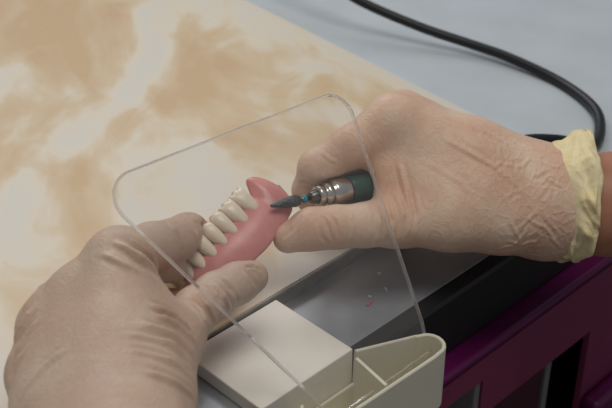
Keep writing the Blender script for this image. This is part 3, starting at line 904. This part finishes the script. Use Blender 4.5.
def tooth_mesh(w, th, h, cusps):
    prof = [(-.0052, .12, .5), (-.0044, .32, .8), (-.0030, .54, .95), (-.0008, .74, 1.0), (.0022, .90, 1.0), (.0050, 1.0, .96), (.0080, 1.03, .84), (.0100, 1.03, .66), (.0111, .97, .46), (.0116, .80, .22)]
    n = 24; vs, fs = [], []
    for i, (z, fw, ft) in enumerate(prof):
        for k in range(n):
            a = 2*math.pi*k/n; c, s = math.cos(a), math.sin(a)
            x = w/2*fw*math.copysign(abs(c)**0.75, c); y = th/2*ft*math.copysign(abs(s)**0.75, s)
            dz = 0.0006*math.cos(2*math.pi*cusps*x/w)*max(0, z/.0116)**3 if cusps else 0
            groove = 1 - 0.07*math.exp(-(x/(w*.12))**2)*(1 if cusps > 1 else 0)
            vs.append((x, y*groove, (z*h/.0116 if z > 0 else z) + dz))
    for i in range(len(prof)-1):
        for k in range(n):
            k2 = (k+1) % n; fs.append((i*n+k, i*n+k2, (i+1)*n+k2, (i+1)*n+k))
    fs += [tuple(range(n))[::-1], tuple((len(prof)-1)*n+k for k in range(n))]
    return vs, fs
widths = [.0082, .0078, .0068, .0066, .0066, .0064, .0060, .0066]
thick = [.0098, .0096, .0090, .0088, .0086, .0084, .0080, .0078]
scale_row = (tot/2 - 0.0150)/sum(widths)
for side in (0, 1):
    s = 0.0150
    for i, w in enumerate(widths):
        w2 = w*scale_row
        p, t, nrm_ = at_arc(s + w2/2 if side == 0 else tot - s - w2/2)
        s += w2
        vs, fs = tooth_mesh(w2*1.0, thick[i], 0.0112, 2 if i < 2 else (1 if i < 4 else 0))
        M = Matrix((t, -nrm_, Vector((0, 0, 1)))).transposed()
        if M.determinant() < 0: M = Matrix((-t, -nrm_, Vector((0, 0, 1)))).transposed()
        M = M.to_4x4(); M.translation = p + nrm_*0.0004
        from_data('tooth', vs, fs, M_tooth, dent, matrix=M)

# ------------------------------------------------------------------ handpiece, bur and cord
hd_dir = Vector(HP1) - Vector(HP0)
HL = hd_dir.length
HM = axis_matrix(HP0, hd_dir)
hp = empty('handpiece', HM)
tag(hp, 'steel and dark green grinding handpiece held in the right gloved hand', 'handpiece')
v_, f_ = lathe([(-.0040, .0016), (-.0040, .0026), (-.0030, .0030), (-.0012, .0036), (.0004, .0038)], 32); from_data('chuck', v_, f_, M_dsteel, hp)
v_, f_ = lathe([(.0002, .0034), (.0003, .0049), (.0010, .0053), (.0032, .0053), (.0038, .0047), (.0046, .0047), (.0052, .0057), (.0060, .0060), (.0072, .0060), (.0080, .0054),
                (.0088, .0054), (.0096, .0064), (.0104, .0067), (.0178, .0069), (.0186, .0067), (.0188, .0055)], 48)
from_data('nose_collar', v_, f_, M_steel, hp)
v_, f_ = lathe([(.0187, .0055), (.0188, .0070), (.0196, .0073), (.0290, .0074), (.06, .0080), (HL-.004, .0086), (HL-.001, .0078), (HL, .0050)], 48)
from_data('grip', v_, f_, M_green, hp)

bur = empty('grinding_bur', HM)
tag(bur, 'dark pointed grinding bur with a blue ring, touching the denture', 'bur')
v_, f_ = lathe([(-.0268, .0002), (-.0264, .0007), (-.0225, .0015), (-.0180, .0023), (-.0145, .0028), (-.0122, .0029), (-.0104, .0024), (-.0096, .0014)], 28)
# spiral cross cut on the head
for i in range(1, 7):
    for k in range(28):
        a, y, z = v_[i*28+k]
        f = 1 + 0.09*(1 if (k + i*2) % 4 < 2 else -1)
        v_[i*28+k] = (a, y*f, z*f)
from_data('head', v_, f_, M_carbide, bur)
v_, f_ = lathe([(-.0097, .0013), (-.0041, .0013)], 20); from_data('shank', v_, f_, M_dsteel, bur)
v_, f_ = lathe([(-.0080, .0013), (-.0079, .0021), (-.0064, .0021), (-.0063, .0013)], 28); o = from_data('colour_band', v_, f_, M_teal, bur)
o['label'] = 'bright blue ring band'

v_, f_ = tube([Vector(HP1) + hd_dir.normalized()*0.0008, (0.1188, 0.5949, 0.0150), (0.1310, 0.6112, 0.0107), (0.1528, 0.6232, 0.0034), (0.1719, 0.6252, -0.0017), (0.1825, 0.6459, -0.0039), (0.1850, 0.6770, -0.0041), (0.1698, 0.7138, -0.0047),
               (0.1404, 0.7443, -0.0021), (0.1148, 0.7623, -0.0002), (0.0808, 0.7780, 0.0054), (0.0388, 0.7993, 0.0158), (0.0029, 0.8285, 0.0274), (-0.0512, 0.8884, 0.0273)], .0034, 16, 10)
cord = from_data('power_cord', v_, f_, M_cord)
tag(cord, 'black cord looping across the grey bench behind the right wrist', 'cord')

# ------------------------------------------------------------------ grinding crumbs on the bench strip
for i, (u, v, sx, sy, mt, lb) in enumerate([
        (0.0378, 0.0245, .0022, .0010, M_chip, 'tiny pink acrylic shaving on the grey bench strip'),
        (0.0605, 0.0385, .0010, .0008, M_chipw, 'tiny white crumb on the grey bench strip nearest the marbled board'),
        (0.0530, 0.0270, .0016, .0005, M_chipw, 'thin white sliver on the grey bench strip beside the pink shaving'),
        (0.0425, 0.0285, .0010, .0006, M_chipw, 'tiny white crumb on the grey bench strip next to the pink shaving')]):
    bm = bmesh.new()
    bmesh.ops.create_icosphere(bm, subdivisions=2, radius=1)
    for w in bm.verts:
        j = 0.75 + 0.5*random.random()
        w.co = Vector((w.co.x*sx*j, w.co.y*sy*j, w.co.z*0.0005))
    M = BENCH @ Matrix.Translation((u, v, -0.0076)) @ Matrix.Rotation(0.6*i, 4, 'Z')
    o = from_bm('acrylic_shaving', bm, mt, None, True, M)
    tag(o, lb, 'shaving', 'grinding crumbs on the bench')
